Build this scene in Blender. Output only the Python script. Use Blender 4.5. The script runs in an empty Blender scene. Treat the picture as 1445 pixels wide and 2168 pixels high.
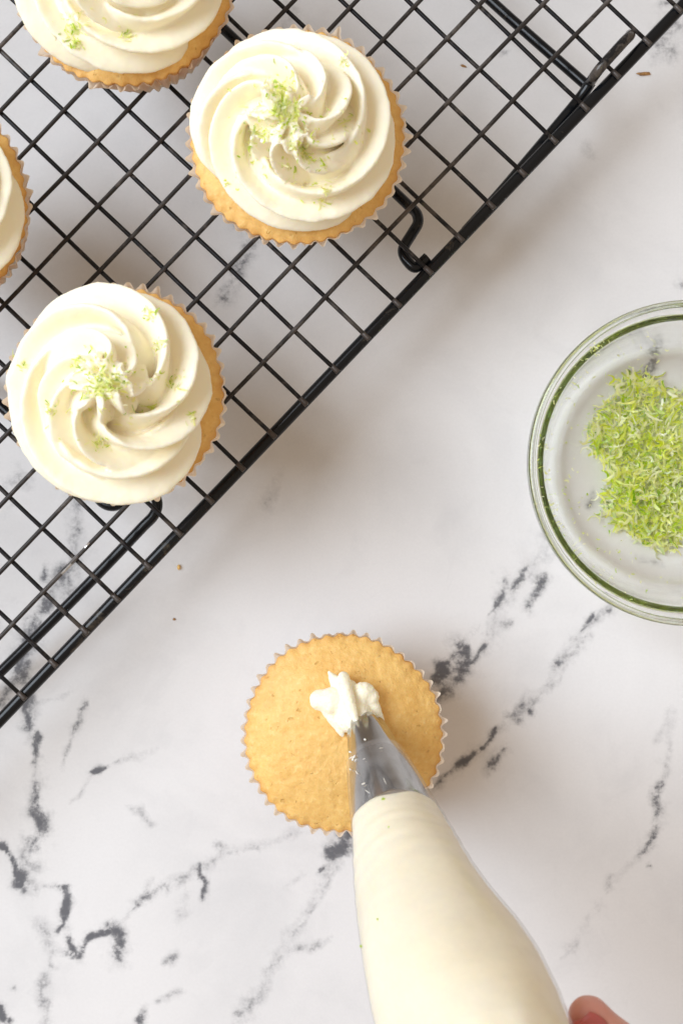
import bpy, bmesh, math, random
import numpy as np
from mathutils import Vector, Matrix, noise
from mathutils.bvhtree import BVHTree

random.seed(7)
rng = np.random.default_rng(7)
CM = 0.01                      # all modelling below is in centimetres
scene = bpy.context.scene
col = scene.collection

# ------------------------------------------------------------------ camera
CAM_H = 53.0                   # lens height above the table, cm
LENS = 50.0
FPX = LENS / 36.0 * 2168.0
cam_data = bpy.data.cameras.new('camera')
cam_data.sensor_fit = 'VERTICAL'
cam_data.sensor_height = 36.0
cam_data.sensor_width = 24.0
cam_data.lens = LENS
cam_data.clip_start = 0.01
cam_data.clip_end = 20.0
cam_data.dof.use_dof = True
cam_data.dof.focus_distance = (CAM_H - 4.5) * CM
cam_data.dof.aperture_fstop = 17.0
cam = bpy.data.objects.new('camera', cam_data)
cam.location = (0, 0, CAM_H * CM)
cam.rotation_euler = (0, 0, 0)
col.objects.link(cam)
scene.camera = cam

# ------------------------------------------------------------------ world and lamps
world = bpy.data.worlds.new('World')
scene.world = world
world.use_nodes = True
bg = world.node_tree.nodes['Background']
bg.inputs['Color'].default_value = (1.0, 0.81, 0.63, 1)
bg.inputs['Strength'].default_value = 0.56

key_data = bpy.data.lights.new('window_light', 'AREA')
key_data.shape = 'RECTANGLE'
key_data.size = 2.3
key_data.size_y = 2.3
key_data.energy = 143.0
key_data.color = (0.885, 0.985, 1.11)
key = bpy.data.objects.new('window_light', key_data)
key.location = (-2.24, 0.60, 2.72)
key.rotation_euler = (Vector((0.0, -0.02, 0.03)) - Vector(key.location)).to_track_quat('-Z', 'Y').to_euler()
col.objects.link(key)

scene.view_settings.view_transform = 'Standard'
scene.view_settings.look = 'None'
scene.view_settings.exposure = 0.0
scene.view_settings.gamma = 1.0
scene.view_settings.use_curve_mapping = False
scene.cycles.use_denoising = True
scene.cycles.max_bounces = 24
scene.cycles.sample_clamp_indirect = 0.0
scene.cycles.transparent_max_bounces = 16
scene.cycles.transmission_bounces = 24
scene.cycles.glossy_bounces = 24
scene.cycles.diffuse_bounces = 6
scene.cycles.caustics_refractive = True
scene.cycles.caustics_reflective = True
scene.cycles.blur_glossy = 0.0

# ------------------------------------------------------------------ helpers
def P(px, py, z):
    """photo pixel -> world cm at real height z"""
    k = (CAM_H - z) / FPX
    return np.array([(px - 722.5) * k, (1084.0 - py) * k, z])

def link(name, verts, faces, mat=None, parent=None, smooth=True, recalc=True):
    me = bpy.data.meshes.new(name)
    v = np.asarray(verts, dtype=np.float64) * CM
    me.from_pydata(v.tolist(), [], faces)
    me.validate()
    if recalc:
        bm = bmesh.new(); bm.from_mesh(me); bmesh.ops.recalc_face_normals(bm, faces=bm.faces); bm.to_mesh(me); bm.free()
    if mat: me.materials.append(mat)
    if smooth: me.polygons.foreach_set('use_smooth', [True] * len(me.polygons))
    me.update()
    o = bpy.data.objects.new(name, me)
    col.objects.link(o)
    if parent is not None: o.parent = parent
    return o

def thing(name, label, cat, loc, group=None):
    o = bpy.data.objects.new(name, None)
    o.location = np.asarray(loc) * CM
    o.empty_display_size = 0.01
    col.objects.link(o)
    tag(o, label, cat, group)
    return o

def tag(o, label=None, cat=None, group=None, kind=None):
    if label: o['label'] = label
    if cat: o['category'] = cat
    if group: o['group'] = group
    if kind: o['kind'] = kind
    return o

def catmull(pts, n):
    pts = np.asarray(pts, float)
    p = np.vstack([2 * pts[0] - pts[1], pts, 2 * pts[-1] - pts[-2]])
    out = []
    for i in range(1, len(p) - 2):
        for t in np.linspace(0, 1, n, endpoint=False):
            a, b, c, d = p[i-1], p[i], p[i+1], p[i+2]
            out.append(0.5 * ((2*b) + (c-a)*t + (2*a-5*b+4*c-d)*t*t + (3*b-a-3*c+d)*t**3))
    out.append(pts[-1])
    return np.array(out)

def frames(path, ref=None):
    path = np.asarray(path, float)
    T = np.gradient(path, axis=0)
    T /= np.linalg.norm(T, axis=1)[:, None] + 1e-12
    if ref is None:
        ref = np.array([0, 0, 1.0]) if abs(T[0][2]) < 0.9 else np.array([1.0, 0, 0])
    N = np.zeros_like(path)
    n = ref - T[0] * ref.dot(T[0]); n /= np.linalg.norm(n)
    N[0] = n
    for i in range(1, len(path)):
        n = N[i-1] - T[i] * N[i-1].dot(T[i])
        N[i] = n / (np.linalg.norm(n) + 1e-12)
    B = np.cross(T, N)
    return T, N, B

def sweep(path, prof, seg, ref=None, cap=True):
    """prof(i, theta_array) -> radius array"""
    path = np.asarray(path, float)
    T, N, B = frames(path, ref)
    th = np.linspace(0, 2*np.pi, seg, endpoint=False)
    V = []
    for i in range(len(path)):
        r = prof(i, th)
        V.append(path[i] + (np.cos(th)*r)[:, None]*N[i] + (np.sin(th)*r)[:, None]*B[i])
    V = np.vstack(V)
    F = []
    n = len(path)
    for i in range(n-1):
        for j in range(seg):
            k = (j+1) % seg
            F.append((i*seg+j, i*seg+k, (i+1)*seg+k, (i+1)*seg+j))
    if cap:
        V = np.vstack([V, path[0], path[-1]])
        a, b = len(V)-2, len(V)-1
        for j in range(seg):
            k = (j+1) % seg
            F.append((a, k, j))
            F.append((b, (n-1)*seg+j, (n-1)*seg+k))
    return V, F

def tube(path, r, seg=12, cap=True):
    r = np.broadcast_to(np.asarray(r, float), (len(path),))
    return sweep(path, lambda i, th: np.full_like(th, r[i]), seg, cap=cap)

def capsule(pts, rad, n=5, seg=14):
    p = catmull(pts, n); r = np.interp(np.linspace(0, 1, len(p)), np.linspace(0, 1, len(rad)), rad)
    # round ends
    d0 = p[0]-p[1]; d0 /= np.linalg.norm(d0); d1 = p[-1]-p[-2]; d1 /= np.linalg.norm(d1)
    pre = [p[0]+d0*r[0]*math.sin(a) for a in (1.35, 1.0, .6, .3)]; prr = [r[0]*math.cos(a) for a in (1.35, 1.0, .6, .3)]
    post = [p[-1]+d1*r[-1]*math.sin(a) for a in (.3, .6, 1.0, 1.35)]; por = [r[-1]*math.cos(a) for a in (.3, .6, 1.0, 1.35)]
    return tube(np.vstack([pre, p, post]), np.concatenate([prr, r, por]), seg)

def join(parts):
    V, F, o = [], [], 0
    for v, f in parts:
        V.append(np.asarray(v)); F += [tuple(a+o for a in q) for q in f]; o += len(v)
    return np.vstack(V), F

def lathe(prof, seg, rfun=None, closed=False):
    prof = np.asarray(prof, float)
    th = np.linspace(0, 2*np.pi, seg, endpoint=False)
    V = []
    for r, z in prof:
        rr = np.full(seg, r) if rfun is None else rfun(r, z, th)
        V.append(np.stack([rr*np.cos(th), rr*np.sin(th), np.full(seg, z)], 1))
    V = np.vstack(V)
    F = []
    m = len(prof)
    for i in range(m if closed else m-1):
        i2 = (i+1) % m
        for j in range(seg):
            k = (j+1) % seg
            F.append((i*seg+j, i*seg+k, i2*seg+k, i2*seg+j))
    return V, F

def nz(p, s, off=0.0):
    return noise.noise(Vector((p[0]*s+off, p[1]*s+off*1.7, p[2]*s-off)))

def remeshed(o, voxel, smooth=4, fac=0.5):
    m = o.modifiers.new('r', 'REMESH'); m.mode = 'VOXEL'; m.voxel_size = voxel*CM; m.use_smooth_shade = True
    s = o.modifiers.new('s', 'SMOOTH'); s.factor = fac; s.iterations = smooth
    dg = bpy.context.evaluated_depsgraph_get()
    me = bpy.data.meshes.new_from_object(o.evaluated_get(dg))
    o.modifiers.clear()
    old = o.data
    mats = [m for m in old.materials]
    o.data = me
    bpy.data.meshes.remove(old)
    me.materials.clear()
    for m in mats: me.materials.append(m)
    me.polygons.foreach_set('use_smooth', [True]*len(me.polygons))
    return o

def roughen(o, octaves):
    me = o.data
    n_ = len(me.vertices)
    co = np.empty(n_*3, dtype=np.float32); me.vertices.foreach_get('co', co); co = co.reshape(-1, 3)
    no = np.empty(n_*3, dtype=np.float32); me.vertices.foreach_get('normal', no); no = no.reshape(-1, 3)
    pts = [Vector(p_) for p_ in co]
    dd = sum(np.array([noise.noise(p_*f) for p_ in pts])*a for f, a in octaves)
    co = co + no*(dd*CM)[:, None]
    me.vertices.foreach_set('co', co.astype(np.float32).ravel()); me.update()

# ------------------------------------------------------------------ materials
def newmat(name):
    m = bpy.data.materials.new(name); m.use_nodes = True
    nt = m.node_tree
    return m, nt, nt.nodes['Principled BSDF']

def ramp(nt, fac, stops):
    r = nt.nodes.new('ShaderNodeValToRGB')
    el = r.color_ramp.elements
    while len(el) < len(stops): el.new(0.5)
    for e, (p, c) in zip(el, stops):
        e.position = p
        e.color = (c[0], c[1], c[2], 1) if not isinstance(c, (int, float)) else (c, c, c, 1)
    nt.links.new(fac, r.inputs['Fac'])
    return r.outputs['Color']

def noise_tex(nt, scale, detail=4, rough=0.55, dist=0.0, vec=None):
    n = nt.nodes.new('ShaderNodeTexNoise')
    n.inputs['Scale'].default_value = scale
    n.inputs['Detail'].default_value = detail
    n.inputs['Roughness'].default_value = rough
    n.inputs['Distortion'].default_value = dist
    if vec is None:
        tc = nt.nodes.new('ShaderNodeTexCoord'); vec = tc.outputs['Object']
    nt.links.new(vec, n.inputs['Vector'])
    return n.outputs['Fac']

def mathn(nt, op, a, b=None, c=None, clamp=False):
    n = nt.nodes.new('ShaderNodeMath'); n.operation = op; n.use_clamp = clamp
    for i, x in enumerate((a, b, c)):
        if x is None: continue
        if isinstance(x, (int, float)): n.inputs[i].default_value = x
        else: nt.links.new(x, n.inputs[i])
    return n.outputs[0]

def mixc(nt, fac, a, b, mode='MIX'):
    n = nt.nodes.new('ShaderNodeMix'); n.data_type = 'RGBA'; n.blend_type = mode
    if isinstance(fac, (int, float)): n.inputs[0].default_value = fac
    else: nt.links.new(fac, n.inputs[0])
    for i, x in ((6, a), (7, b)):
        if isinstance(x, tuple): n.inputs[i].default_value = (*x, 1)
        else: nt.links.new(x, n.inputs[i])
    return n.outputs[2]

def bump(nt, height, strength, dist, normal=None):
    b = nt.nodes.new('ShaderNodeBump')
    b.inputs['Strength'].default_value = strength
    b.inputs['Distance'].default_value = dist*CM
    nt.links.new(height, b.inputs['Height'])
    if normal is not None: nt.links.new(normal, b.inputs['Normal'])
    return b.outputs['Normal']

# marble
M_marble, nt, bs = newmat('marble')
at = nt.nodes.new('ShaderNodeAttribute'); at.attribute_name = 'vein_and_reflection'; v = at.outputs['Fac']
fine = noise_tex(nt, 520, 5, 0.68)
mid = noise_tex(nt, 90, 4, 0.6, 0.3)
cloud = noise_tex(nt, 14, 5, 0.6, 0.4)
sp = mathn(nt, 'ADD', mathn(nt, 'MULTIPLY', mathn(nt, 'SUBTRACT', fine, 0.5), 1.9), mathn(nt, 'MULTIPLY', mathn(nt, 'SUBTRACT', mid, 0.5), 2.2))
vv = mathn(nt, 'MULTIPLY_ADD', sp, mathn(nt, 'MULTIPLY', mathn(nt, 'POWER', v, 0.6), 1.05), v)
dark = ramp(nt, vv, [(0.06, 0.0), (0.32, 0.17), (0.50, 0.40), (0.74, 0.80), (1.0, 0.93)])
base = ramp(nt, cloud, [(0.30, (0.63, 0.63, 0.635)), (0.50, (0.71, 0.708, 0.71)), (0.75, (0.745, 0.743, 0.745))])
fine2 = noise_tex(nt, 900, 3, 0.6)
base = mixc(nt, 0.10, base, ramp(nt, fine2, [(0.35, 0.60), (0.65, 0.78)]))
sm = noise_tex(nt, 38, 6, 0.68, 0.5)
base = mixc(nt, ramp(nt, sm, [(0.56, 0.0), (0.78, 0.28)]), base, (0.50, 0.50, 0.515))
nt.links.new(mixc(nt, dark, base, (0.085, 0.088, 0.102)), bs.inputs['Base Color'])
bs.inputs['Roughness'].default_value = 0.48
bs.inputs['Specular IOR Level'].default_value = 0.3
nt.links.new(bump(nt, fine2, 0.06, 0.02), bs.inputs['Normal'])

# frosting
def frosting_mat(name, base, deep):
    m, nt, bs = newmat(name)
    n = noise_tex(nt, 160, 3, 0.5)
    nt.links.new(mixc(nt, ramp(nt, noise_tex(nt, 60, 2), [(0.35, 0.0), (0.7, 1.0)]), base, deep), bs.inputs['Base Color'])
    bs.inputs['Roughness'].default_value = 0.42
    bs.inputs['Specular IOR Level'].default_value = 0.35
    bs.inputs['Subsurface Weight'].default_value = 0.45
    bs.inputs['Subsurface Radius'].default_value = (1.0, 0.78, 0.40)
    bs.inputs['Subsurface Scale'].default_value = 0.0025
    b1 = bump(nt, noise_tex(nt, 420, 3, 0.6), 0.10, 0.03)
    nt.links.new(bump(nt, n, 0.18, 0.06, b1), bs.inputs['Normal'])
    return m
M_frost = frosting_mat('buttercream', (0.97, 0.91, 0.745), (0.965, 0.895, 0.70))
M_fill = frosting_mat('buttercream_in_bag', (0.945, 0.865, 0.69), (0.94, 0.85, 0.65))

# cake crumb
def cake_mat(name, light, dark_, brown):
    m, nt, bs = newmat(name)
    n1 = noise_tex(nt, 110, 5, 0.65)
    n2 = noise_tex(nt, 520, 5, 0.68)
    n3 = noise_tex(nt, 26, 3, 0.5)
    pit = noise_tex(nt, 420, 2, 0.5, 0.3)
    c = mixc(nt, ramp(nt, n1, [(0.30, 0.0), (0.70, 1.0)]), dark_, light)
    c = mixc(nt, ramp(nt, n3, [(0.35, 0.35), (0.6, 0.0)]), c, (0.66, 0.40, 0.13))
    c = mixc(nt, ramp(nt, n2, [(0.52, 0.0), (0.72, 0.55)]), c, (0.94, 0.70, 0.31))
    c = mixc(nt, ramp(nt, n2, [(0.30, 0.45), (0.46, 0.0)]), c, (0.60, 0.33, 0.09))
    pore = ramp(nt, pit, [(0.25, 1.0), (0.33, 0.0)])
    c = mixc(nt, mathn(nt, 'MULTIPLY', pore, 0.45), c, (0.47, 0.26, 0.06))
    ed = nt.nodes.new('ShaderNodeAttribute'); ed.attribute_name = 'crust'
    c = mixc(nt, mathn(nt, 'MULTIPLY', ed.outputs['Fac'], ramp(nt, noise_tex(nt, 130, 3), [(0.35, 0.15), (0.7, 0.95)])), c, brown)
    nt.links.new(c, bs.inputs['Base Color'])
    bs.inputs['Roughness'].default_value = 0.50
    bs.inputs['Specular IOR Level'].default_value = 0.4
    bs.inputs['Subsurface Weight'].default_value = 0.2
    bs.inputs['Subsurface Radius'].default_value = (1.0, 0.55, 0.2)
    bs.inputs['Subsurface Scale'].default_value = 0.0015
    b1 = bump(nt, n2, 0.6, 0.06)
    b2 = bump(nt, n1, 0.45, 0.12, b1)
    inv = mathn(nt, 'SUBTRACT', 1.0, pore)
    nt.links.new(bump(nt, inv, 0.5, 0.06, b2), bs.inputs['Normal'])
    return m
M_cake = cake_mat('vanilla_crumb', (0.88, 0.585, 0.20), (0.82, 0.495, 0.14), (0.55, 0.23, 0.045))

# paper liner
M_paper, nt, bs = newmat('liner_paper')
nt.nodes.remove(bs)
out = nt.nodes['Material Output']
d = nt.nodes.new('ShaderNodeBsdfDiffuse'); d.inputs['Color'].default_value = (0.96, 0.90, 0.81, 1)
t = nt.nodes.new('ShaderNodeBsdfTranslucent'); t.inputs['Color'].default_value = (0.98, 0.89, 0.75, 1)
g = nt.nodes.new('ShaderNodeBsdfGlossy'); g.inputs['Roughness'].default_value = 0.35
mx = nt.nodes.new('ShaderNodeMixShader'); mx.inputs[0].default_value = 0.62
nt.links.new(d.outputs[0], mx.inputs[1]); nt.links.new(t.outputs[0], mx.inputs[2])
mx2 = nt.nodes.new('ShaderNodeMixShader'); mx2.inputs[0].default_value = 0.05
nt.links.new(mx.outputs[0], mx2.inputs[1]); nt.links.new(g.outputs[0], mx2.inputs[2])
nt.links.new(mx2.outputs[0], out.inputs['Surface'])

# coated wire
def wire_mat(name, paint, worn, amount, rough):
    m, nt, bs = newmat(name)
    w = noise_tex(nt, 150, 5, 0.65, 0.6)
    w2 = noise_tex(nt, 20, 2)
    msk = ramp(nt, mathn(nt, 'MULTIPLY_ADD', w2, 0.5, mathn(nt, 'MULTIPLY', w, 0.6)), [(amount, 0.0), (amount+0.10, 1.0)])
    nt.links.new(mixc(nt, msk, paint, worn), bs.inputs['Base Color'])
    bs.inputs['Roughness'].default_value = rough
    bs.inputs['Specular IOR Level'].default_value = 0.28
    nt.links.new(bump(nt, w, 0.15, 0.02), bs.inputs['Normal'])
    return m
M_bar = wire_mat('black_enamel', (0.004, 0.005, 0.0065), (0.085, 0.07, 0.05), 0.655, 0.22)
M_cross = wire_mat('black_enamel_worn', (0.006, 0.006, 0.008), (0.075, 0.065, 0.058), 0.57, 0.34)
M_long = wire_mat('worn_grey_wire', (0.026, 0.022, 0.020), (0.095, 0.083, 0.075), 0.55, 0.40)
M_hook = wire_mat('rubbed_enamel', (0.010, 0.010, 0.011), (0.085, 0.072, 0.062), 0.52, 0.20)
M_end, nt, bs = newmat('bare_wire_end')
bs.inputs['Base Color'].default_value = (0.075, 0.064, 0.058, 1); bs.inputs['Metallic'].default_value = 0.4; bs.inputs['Roughness'].default_value = 0.45
M_silver, nt, bs = newmat('bare_steel_wire')
nt.links.new(ramp(nt, noise_tex(nt, 160, 4), [(0.3, 0.25), (0.6, 0.80)]), bs.inputs['Base Color'])
bs.inputs['Metallic'].default_value = 0.85; bs.inputs['Roughness'].default_value = 0.35

# glass
M_glass, nt, bs = newmat('clear_glass')
bs.inputs['Base Color'].default_value = (1.0, 1.0, 1.0, 1)
bs.inputs['Roughness'].default_value = 0.0
bs.inputs['IOR'].default_value = 1.49
bs.inputs['Transmission Weight'].default_value = 1.0
va = nt.nodes.new('ShaderNodeVolumeAbsorption')
va.inputs['Color'].default_value = (0.50, 0.60, 0.34, 1); va.inputs['Density'].default_value = 24.0
nt.links.new(va.outputs[0], nt.nodes['Material Output'].inputs['Volume'])

# bag film
M_film, nt, bs = newmat('bag_film')
nt.nodes.remove(bs)
out = nt.nodes['Material Output']
tr = nt.nodes.new('ShaderNodeBsdfTransparent'); tr.inputs['Color'].default_value = (0.97, 0.97, 0.97, 1)
df = nt.nodes.new('ShaderNodeBsdfDiffuse'); df.inputs['Color'].default_value = (0.85, 0.85, 0.86, 1)
gl = nt.nodes.new('ShaderNodeBsdfGlossy'); gl.inputs['Roughness'].default_value = 0.16
lw = nt.nodes.new('ShaderNodeLayerWeight'); lwf = mathn(nt, 'MULTIPLY_ADD', mathn(nt, 'POWER', lw.outputs['Facing'], 4.0), 0.45, 0.035)
m1 = nt.nodes.new('ShaderNodeMixShader')
hz = ramp(nt, noise_tex(nt, 110, 4, 0.6), [(0.35, 0.03), (0.75, 0.13)])
nt.links.new(hz, m1.inputs[0]); nt.links.new(tr.outputs[0], m1.inputs[1]); nt.links.new(df.outputs[0], m1.inputs[2])
m2 = nt.nodes.new('ShaderNodeMixShader')
nt.links.new(lwf, m2.inputs[0]); nt.links.new(m1.outputs[0], m2.inputs[1]); nt.links.new(gl.outputs[0], m2.inputs[2])
nt.links.new(m2.outputs[0], out.inputs['Surface'])
bn = bump(nt, noise_tex(nt, 70, 3, 0.5), 0.2, 0.05)
nt.links.new(bn, gl.inputs['Normal'])

# steel
M_steel, nt, bs = newmat('piping_tip_steel')
bs.inputs['Base Color'].default_value = (0.44, 0.425, 0.41, 1)
bs.inputs['Metallic'].default_value = 1.0
bs.inputs['Roughness'].default_value = 0.13

# zest (own colour per shred in an attribute)
M_zest, nt, bs = newmat('lime_zest')
ca = nt.nodes.new('ShaderNodeAttribute'); ca.attribute_name = 'tint'
nt.nodes.remove(bs)
out = nt.nodes['Material Output']
d = nt.nodes.new('ShaderNodeBsdfDiffuse'); t = nt.nodes.new('ShaderNodeBsdfTranslucent')
g = nt.nodes.new('ShaderNodeBsdfGlossy'); g.inputs['Roughness'].default_value = 0.3
nt.links.new(ca.outputs['Color'], d.inputs['Color']); nt.links.new(ca.outputs['Color'], t.inputs['Color'])
mx = nt.nodes.new('ShaderNodeMixShader'); mx.inputs[0].default_value = 0.52
nt.links.new(d.outputs[0], mx.inputs[1]); nt.links.new(t.outputs[0], mx.inputs[2])
mx2 = nt.nodes.new('ShaderNodeMixShader'); mx2.inputs[0].default_value = 0.05
nt.links.new(mx.outputs[0], mx2.inputs[1]); nt.links.new(g.outputs[0], mx2.inputs[2])
nt.links.new(mx2.outputs[0], out.inputs['Surface'])

# skin, nail, crumb
M_skin, nt, bs = newmat('skin')
nt.links.new(mixc(nt, ramp(nt, noise_tex(nt, 90, 4), [(0.3, 0.0), (0.7, 1.0)]), (0.64, 0.29, 0.25), (0.72, 0.38, 0.31)), bs.inputs['Base Color'])
bs.inputs['Roughness'].default_value = 0.45
bs.inputs['Subsurface Weight'].default_value = 0.4
bs.inputs['Subsurface Radius'].default_value = (1.0, 0.35, 0.2); bs.inputs['Subsurface Scale'].default_value = 0.003
nt.links.new(bump(nt, noise_tex(nt, 500, 3), 0.25, 0.03), bs.inputs['Normal'])
M_nail, nt, bs = newmat('finger_nail')
bs.inputs['Base Color'].default_value = (0.50, 0.13, 0.12, 1); bs.inputs['Roughness'].default_value = 0.32
bs.inputs['Subsurface Weight'].default_value = 0.3; bs.inputs['Subsurface Scale'].default_value = 0.002
M_crumb, nt, bs = newmat('brown_crumb')
nt.links.new(ramp(nt, noise_tex(nt, 700, 3), [(0.3, (0.16, 0.07, 0.02)), (0.7, (0.55, 0.30, 0.10))]), bs.inputs['Base Color'])
bs.inputs['Roughness'].default_value = 0.7

# ------------------------------------------------------------------ marble surface
VEINS_AND_REFLECTION = [
    ([(60,1440),(70,1530),(80,1600),(72,1660),(80,1720),(75,1780),(45,1850)], 24, .33), ([(45,1860),(70,1876),(145,1880),(140,1950),(155,2020),(190,1990),(240,1960)], 18, .33),
    ([(240,1960),(300,1905),(350,1875),(420,1840),(480,1805),(560,1785),(640,1760)], 16, .27), ([(720,1800),(690,1860),(650,1930),(600,2000),(540,2120),(500,2168)], 22, .26),
    ([(930,1440),(1030,1370),(1060,1270),(1120,1210),(1170,1150)], 28, .29), ([(900,1680),(985,1615),(1040,1565),(1100,1510),(1130,1490),(1180,1410),(1240,1330),(1300,1280)], 18, .31),
    ([(1420,1500),(1410,1600),(1390,1700),(1360,1800),(1290,1880),(1210,2000)], 18, .17), ([(170,1040),(150,1200),(90,1290),(50,1400)], 34, .30), ([(200,1640),(270,1600),(330,1590)], 12, .2),  # polyline in photo pixels of the table plane, width px, strength
    ([(172,1040),(168,1085),(160,1125)], 26, .42), ([(150,1190),(128,1215),(150,1240)], 22, .62), ([(95,1200),(92,1225)], 12, .6),
    ([(160,1180),(150,1260)], 34, .35), ([(95,1280),(75,1310),(58,1350),(40,1400),(45,1440)], 36, .60), ([(60,1410),(20,1450),(0,1490)], 22, .6),
    ([(55,1480),(58,1510),(64,1535)], 20, .75), ([(86,1545),(84,1560),(78,1590),(73,1620)], 14, .85), ([(70,1648),(76,1680),(82,1705)], 18, .62),
    ([(76,1715),(90,1735),(82,1768),(72,1790)], 28, .72), ([(70,1790),(55,1815),(62,1830)], 30, .45),
    ([(0,1793),(14,1797),(24,1820),(36,1850)], 9, 1.0), ([(36,1845),(46,1852),(40,1872)], 14, 1.0), ([(50,1880),(66,1872),(72,1885)], 16, .45),
    ([(90,1880),(120,1876),(146,1884)], 10, .75), ([(142,1880),(146,1905),(142,1935),(136,1952)], 14, .95), ([(140,1955),(125,1972)], 8, .75),
    ([(88,1958),(100,1985),(112,2010)], 24, .38), ([(110,2030),(114,2045)], 12, .5),
    ([(150,1990),(153,2010),(165,2028),(178,2012),(188,1992),(198,1982),(224,1975),(238,1965)], 11, 1.0), ([(136,2018),(160,2028)], 12, .8),
    ([(238,1958),(250,1980),(248,2025)], 22, .75), ([(262,1940),(290,1912),(310,1900),(345,1872),(352,1886)], 12, .55),
    ([(296,1905),(320,1862)], 10, .35), ([(375,1880),(395,1850),(415,1832)], 14, .38), ([(420,1830),(424,1858),(436,1872),(430,1905)], 9, .72), ([(426,1860)], 10, .9),
    ([(390,1895),(385,1930)], 20, .28), ([(455,1790),(480,1808),(520,1802),(545,1792)], 12, .40),
    ([(180,1485),(172,1498),(162,1530),(142,1572),(130,1620)], 10, .48), ([(178,1488),(171,1502)], 11, .7),
    ([(197,1637),(210,1628),(226,1620)], 8, .98), ([(236,1614),(252,1608)], 8, .45), ([(192,1650),(165,1685),(150,1700)], 6, .3),
    ([(268,1708),(298,1725),(318,1752)], 14, .32), ([(80,1495),(120,1475),(150,1460)], 10, .3),
    ([(0,2138),(6,2155)], 16, 1.0), ([(22,2164)], 12, .9), ([(95,2075),(82,2108),(100,2135),(96,2165)], 18, .42), ([(30,2090)], 12, .5),
    ([(308,2140),(292,2165)], 13, .62), ([(545,2118),(525,2140),(505,2150)], 18, .5), ([(340,2120),(380,2100)], 14, .28), ([(372,2020),(345,2045)], 14, .42),
    ([(640,2000),(600,2022),(560,2050)], 12, .35), ([(700,1985),(660,2012)], 12, .3),
    ([(742,1765),(725,1790),(698,1806)], 30, .85), ([(682,1846)], 11, .85), ([(720,1830),(690,1880),(660,1930),(625,1975)], 12, .36), ([(640,1850),(600,1880)], 14, .25),
    ([(930,1436),(940,1412),(952,1400)], 24, .98), ([(968,1372),(988,1378)], 26, .95), ([(960,1400),(978,1412),(992,1395)], 26, .80), ([(1000,1398),(1014,1385),(1026,1368)], 16, .95), ([(970,1440)], 18, .75), ([(930,1470),(950,1455)], 26, .45),
    ([(995,1345),(1040,1318),(1080,1322)], 12, .26), ([(1042,1300),(1052,1280)], 14, .78), ([(1060,1265),(1070,1240),(1060,1230)], 16, .55),
    ([(1090,1243),(1100,1228),(1112,1205)], 18, .70), ([(1118,1282),(1124,1262),(1140,1240),(1152,1220)], 18, .68), ([(1110,1215),(1135,1225)], 26, .42), ([(1078,1323)], 9, .5),
    ([(1165,1150),(1150,1135)], 26, .30), ([(1290,1293)], 10, .62), ([(1250,1303),(1238,1328),(1232,1338)], 9, .68), ([(1268,1298)], 9, .4),
    ([(1245,1350),(1222,1376),(1205,1395)], 18, .36), ([(1215,1350),(1195,1380)], 16, .28), ([(1178,1411)], 10, .62), ([(1200,1395),(1180,1440),(1140,1470),(1128,1510)], 9, .36), ([(1128,1508)], 11, .65),
    ([(1105,1490),(1075,1522),(1095,1528)], 16, .50), ([(1052,1548),(1040,1564),(1020,1585)], 9, .80), ([(1005,1588),(990,1606),(980,1618)], 14, .75), ([(1065,1588),(1042,1610)], 18, .62), ([(985,1600),(955,1635),(925,1655),(900,1668)], 11, .50), ([(1030,1635)], 18, .25),
    ([(1415,1505),(1395,1550),(1392,1570)], 16, .26), ([(1418,1575),(1412,1605),(1400,1650)], 12, .38), ([(1396,1665),(1388,1700),(1382,1740)], 18, .60), ([(1386,1750),(1375,1780),(1358,1800)], 16, .72), ([(1354,1806)], 14, .8),
    ([(1297,1852),(1286,1888)], 12, .34), ([(1215,1998),(1208,2008)], 14, .42), ([(1203,2014),(1188,2026)], 7, .3), ([(1372,1833)], 6, .8),
    ([(530,520),(515,560),(490,590),(470,630)], 26, .50), ([(520,515),(505,545)], 20, .5), ([(545,480),(500,480)], 30, .3),
    ([(1420,45),(1405,70),(1395,95),(1420,110)], 34, .44), ([(1440,8),(1400,5)], 18, .4), ([(1445,598)], 14, .9), ([(1240,310),(1260,330)], 22, .22),
    ([(1390,725),(1378,770),(1362,805),(1352,835)], 26, .60), ([(1330,850),(1290,870)], 26, .45), ([(1245,1070),(1252,1050)], 16, .42), ([(1440,1010)], 22, .7), ([(1350,1180),(1400,1200)], 12, .3),  # the stroke low on the bowl's left paints in a dark glass base reflection
    ([(620,20),(600,50)], 26, .26), ([(1065,110),(1075,115)], 8, .45), ([(560,1060),(575,1030)], 40, .18), ([(20,1020),(45,1010)], 30, .35), ([(30,1070)], 26, .3),
    ([(-60,1250),(-20,1330),(-60,1420)], 24, .6), ([(-80,1760),(-30,1790),(0,1793)], 10, .9), ([(-90,2180),(-20,2150)], 20, .7), ([(1500,1700),(1560,1600),(1640,1540)], 18, .5),
    ([(60,2230),(140,2300),(120,2380)], 20, .6), ([(1500,60),(1560,20),(1600,-60)], 28, .5), ([(1000,2260),(940,2330),(900,2420)], 18, .5),
]
nx, ny = 450, 600
W, H = 48.0, 64.0
gx = np.linspace(-W/2, W/2, nx); gy = np.linspace(-H/2, H/2, ny)
GX, GY = np.meshgrid(gx, gy)
wob = np.zeros(GX.shape + (3,))
for j in range(ny):
    for i in range(nx):
        p = Vector((gx[i]*0.9, gy[j]*0.9, 0.0)); q = Vector((gx[i]*2.4, gy[j]*2.4, 5.0))
        a = noise.noise_vector(p)*0.14 + noise.noise_vector(q)*0.11
        wob[j, i] = (a[0], a[1], noise.noise(Vector((gx[i]*1.7, gy[j]*1.7, 9.0))))
DX, DY = GX + wob[..., 0], GY + wob[..., 1]
field = np.zeros_like(GX)
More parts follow.
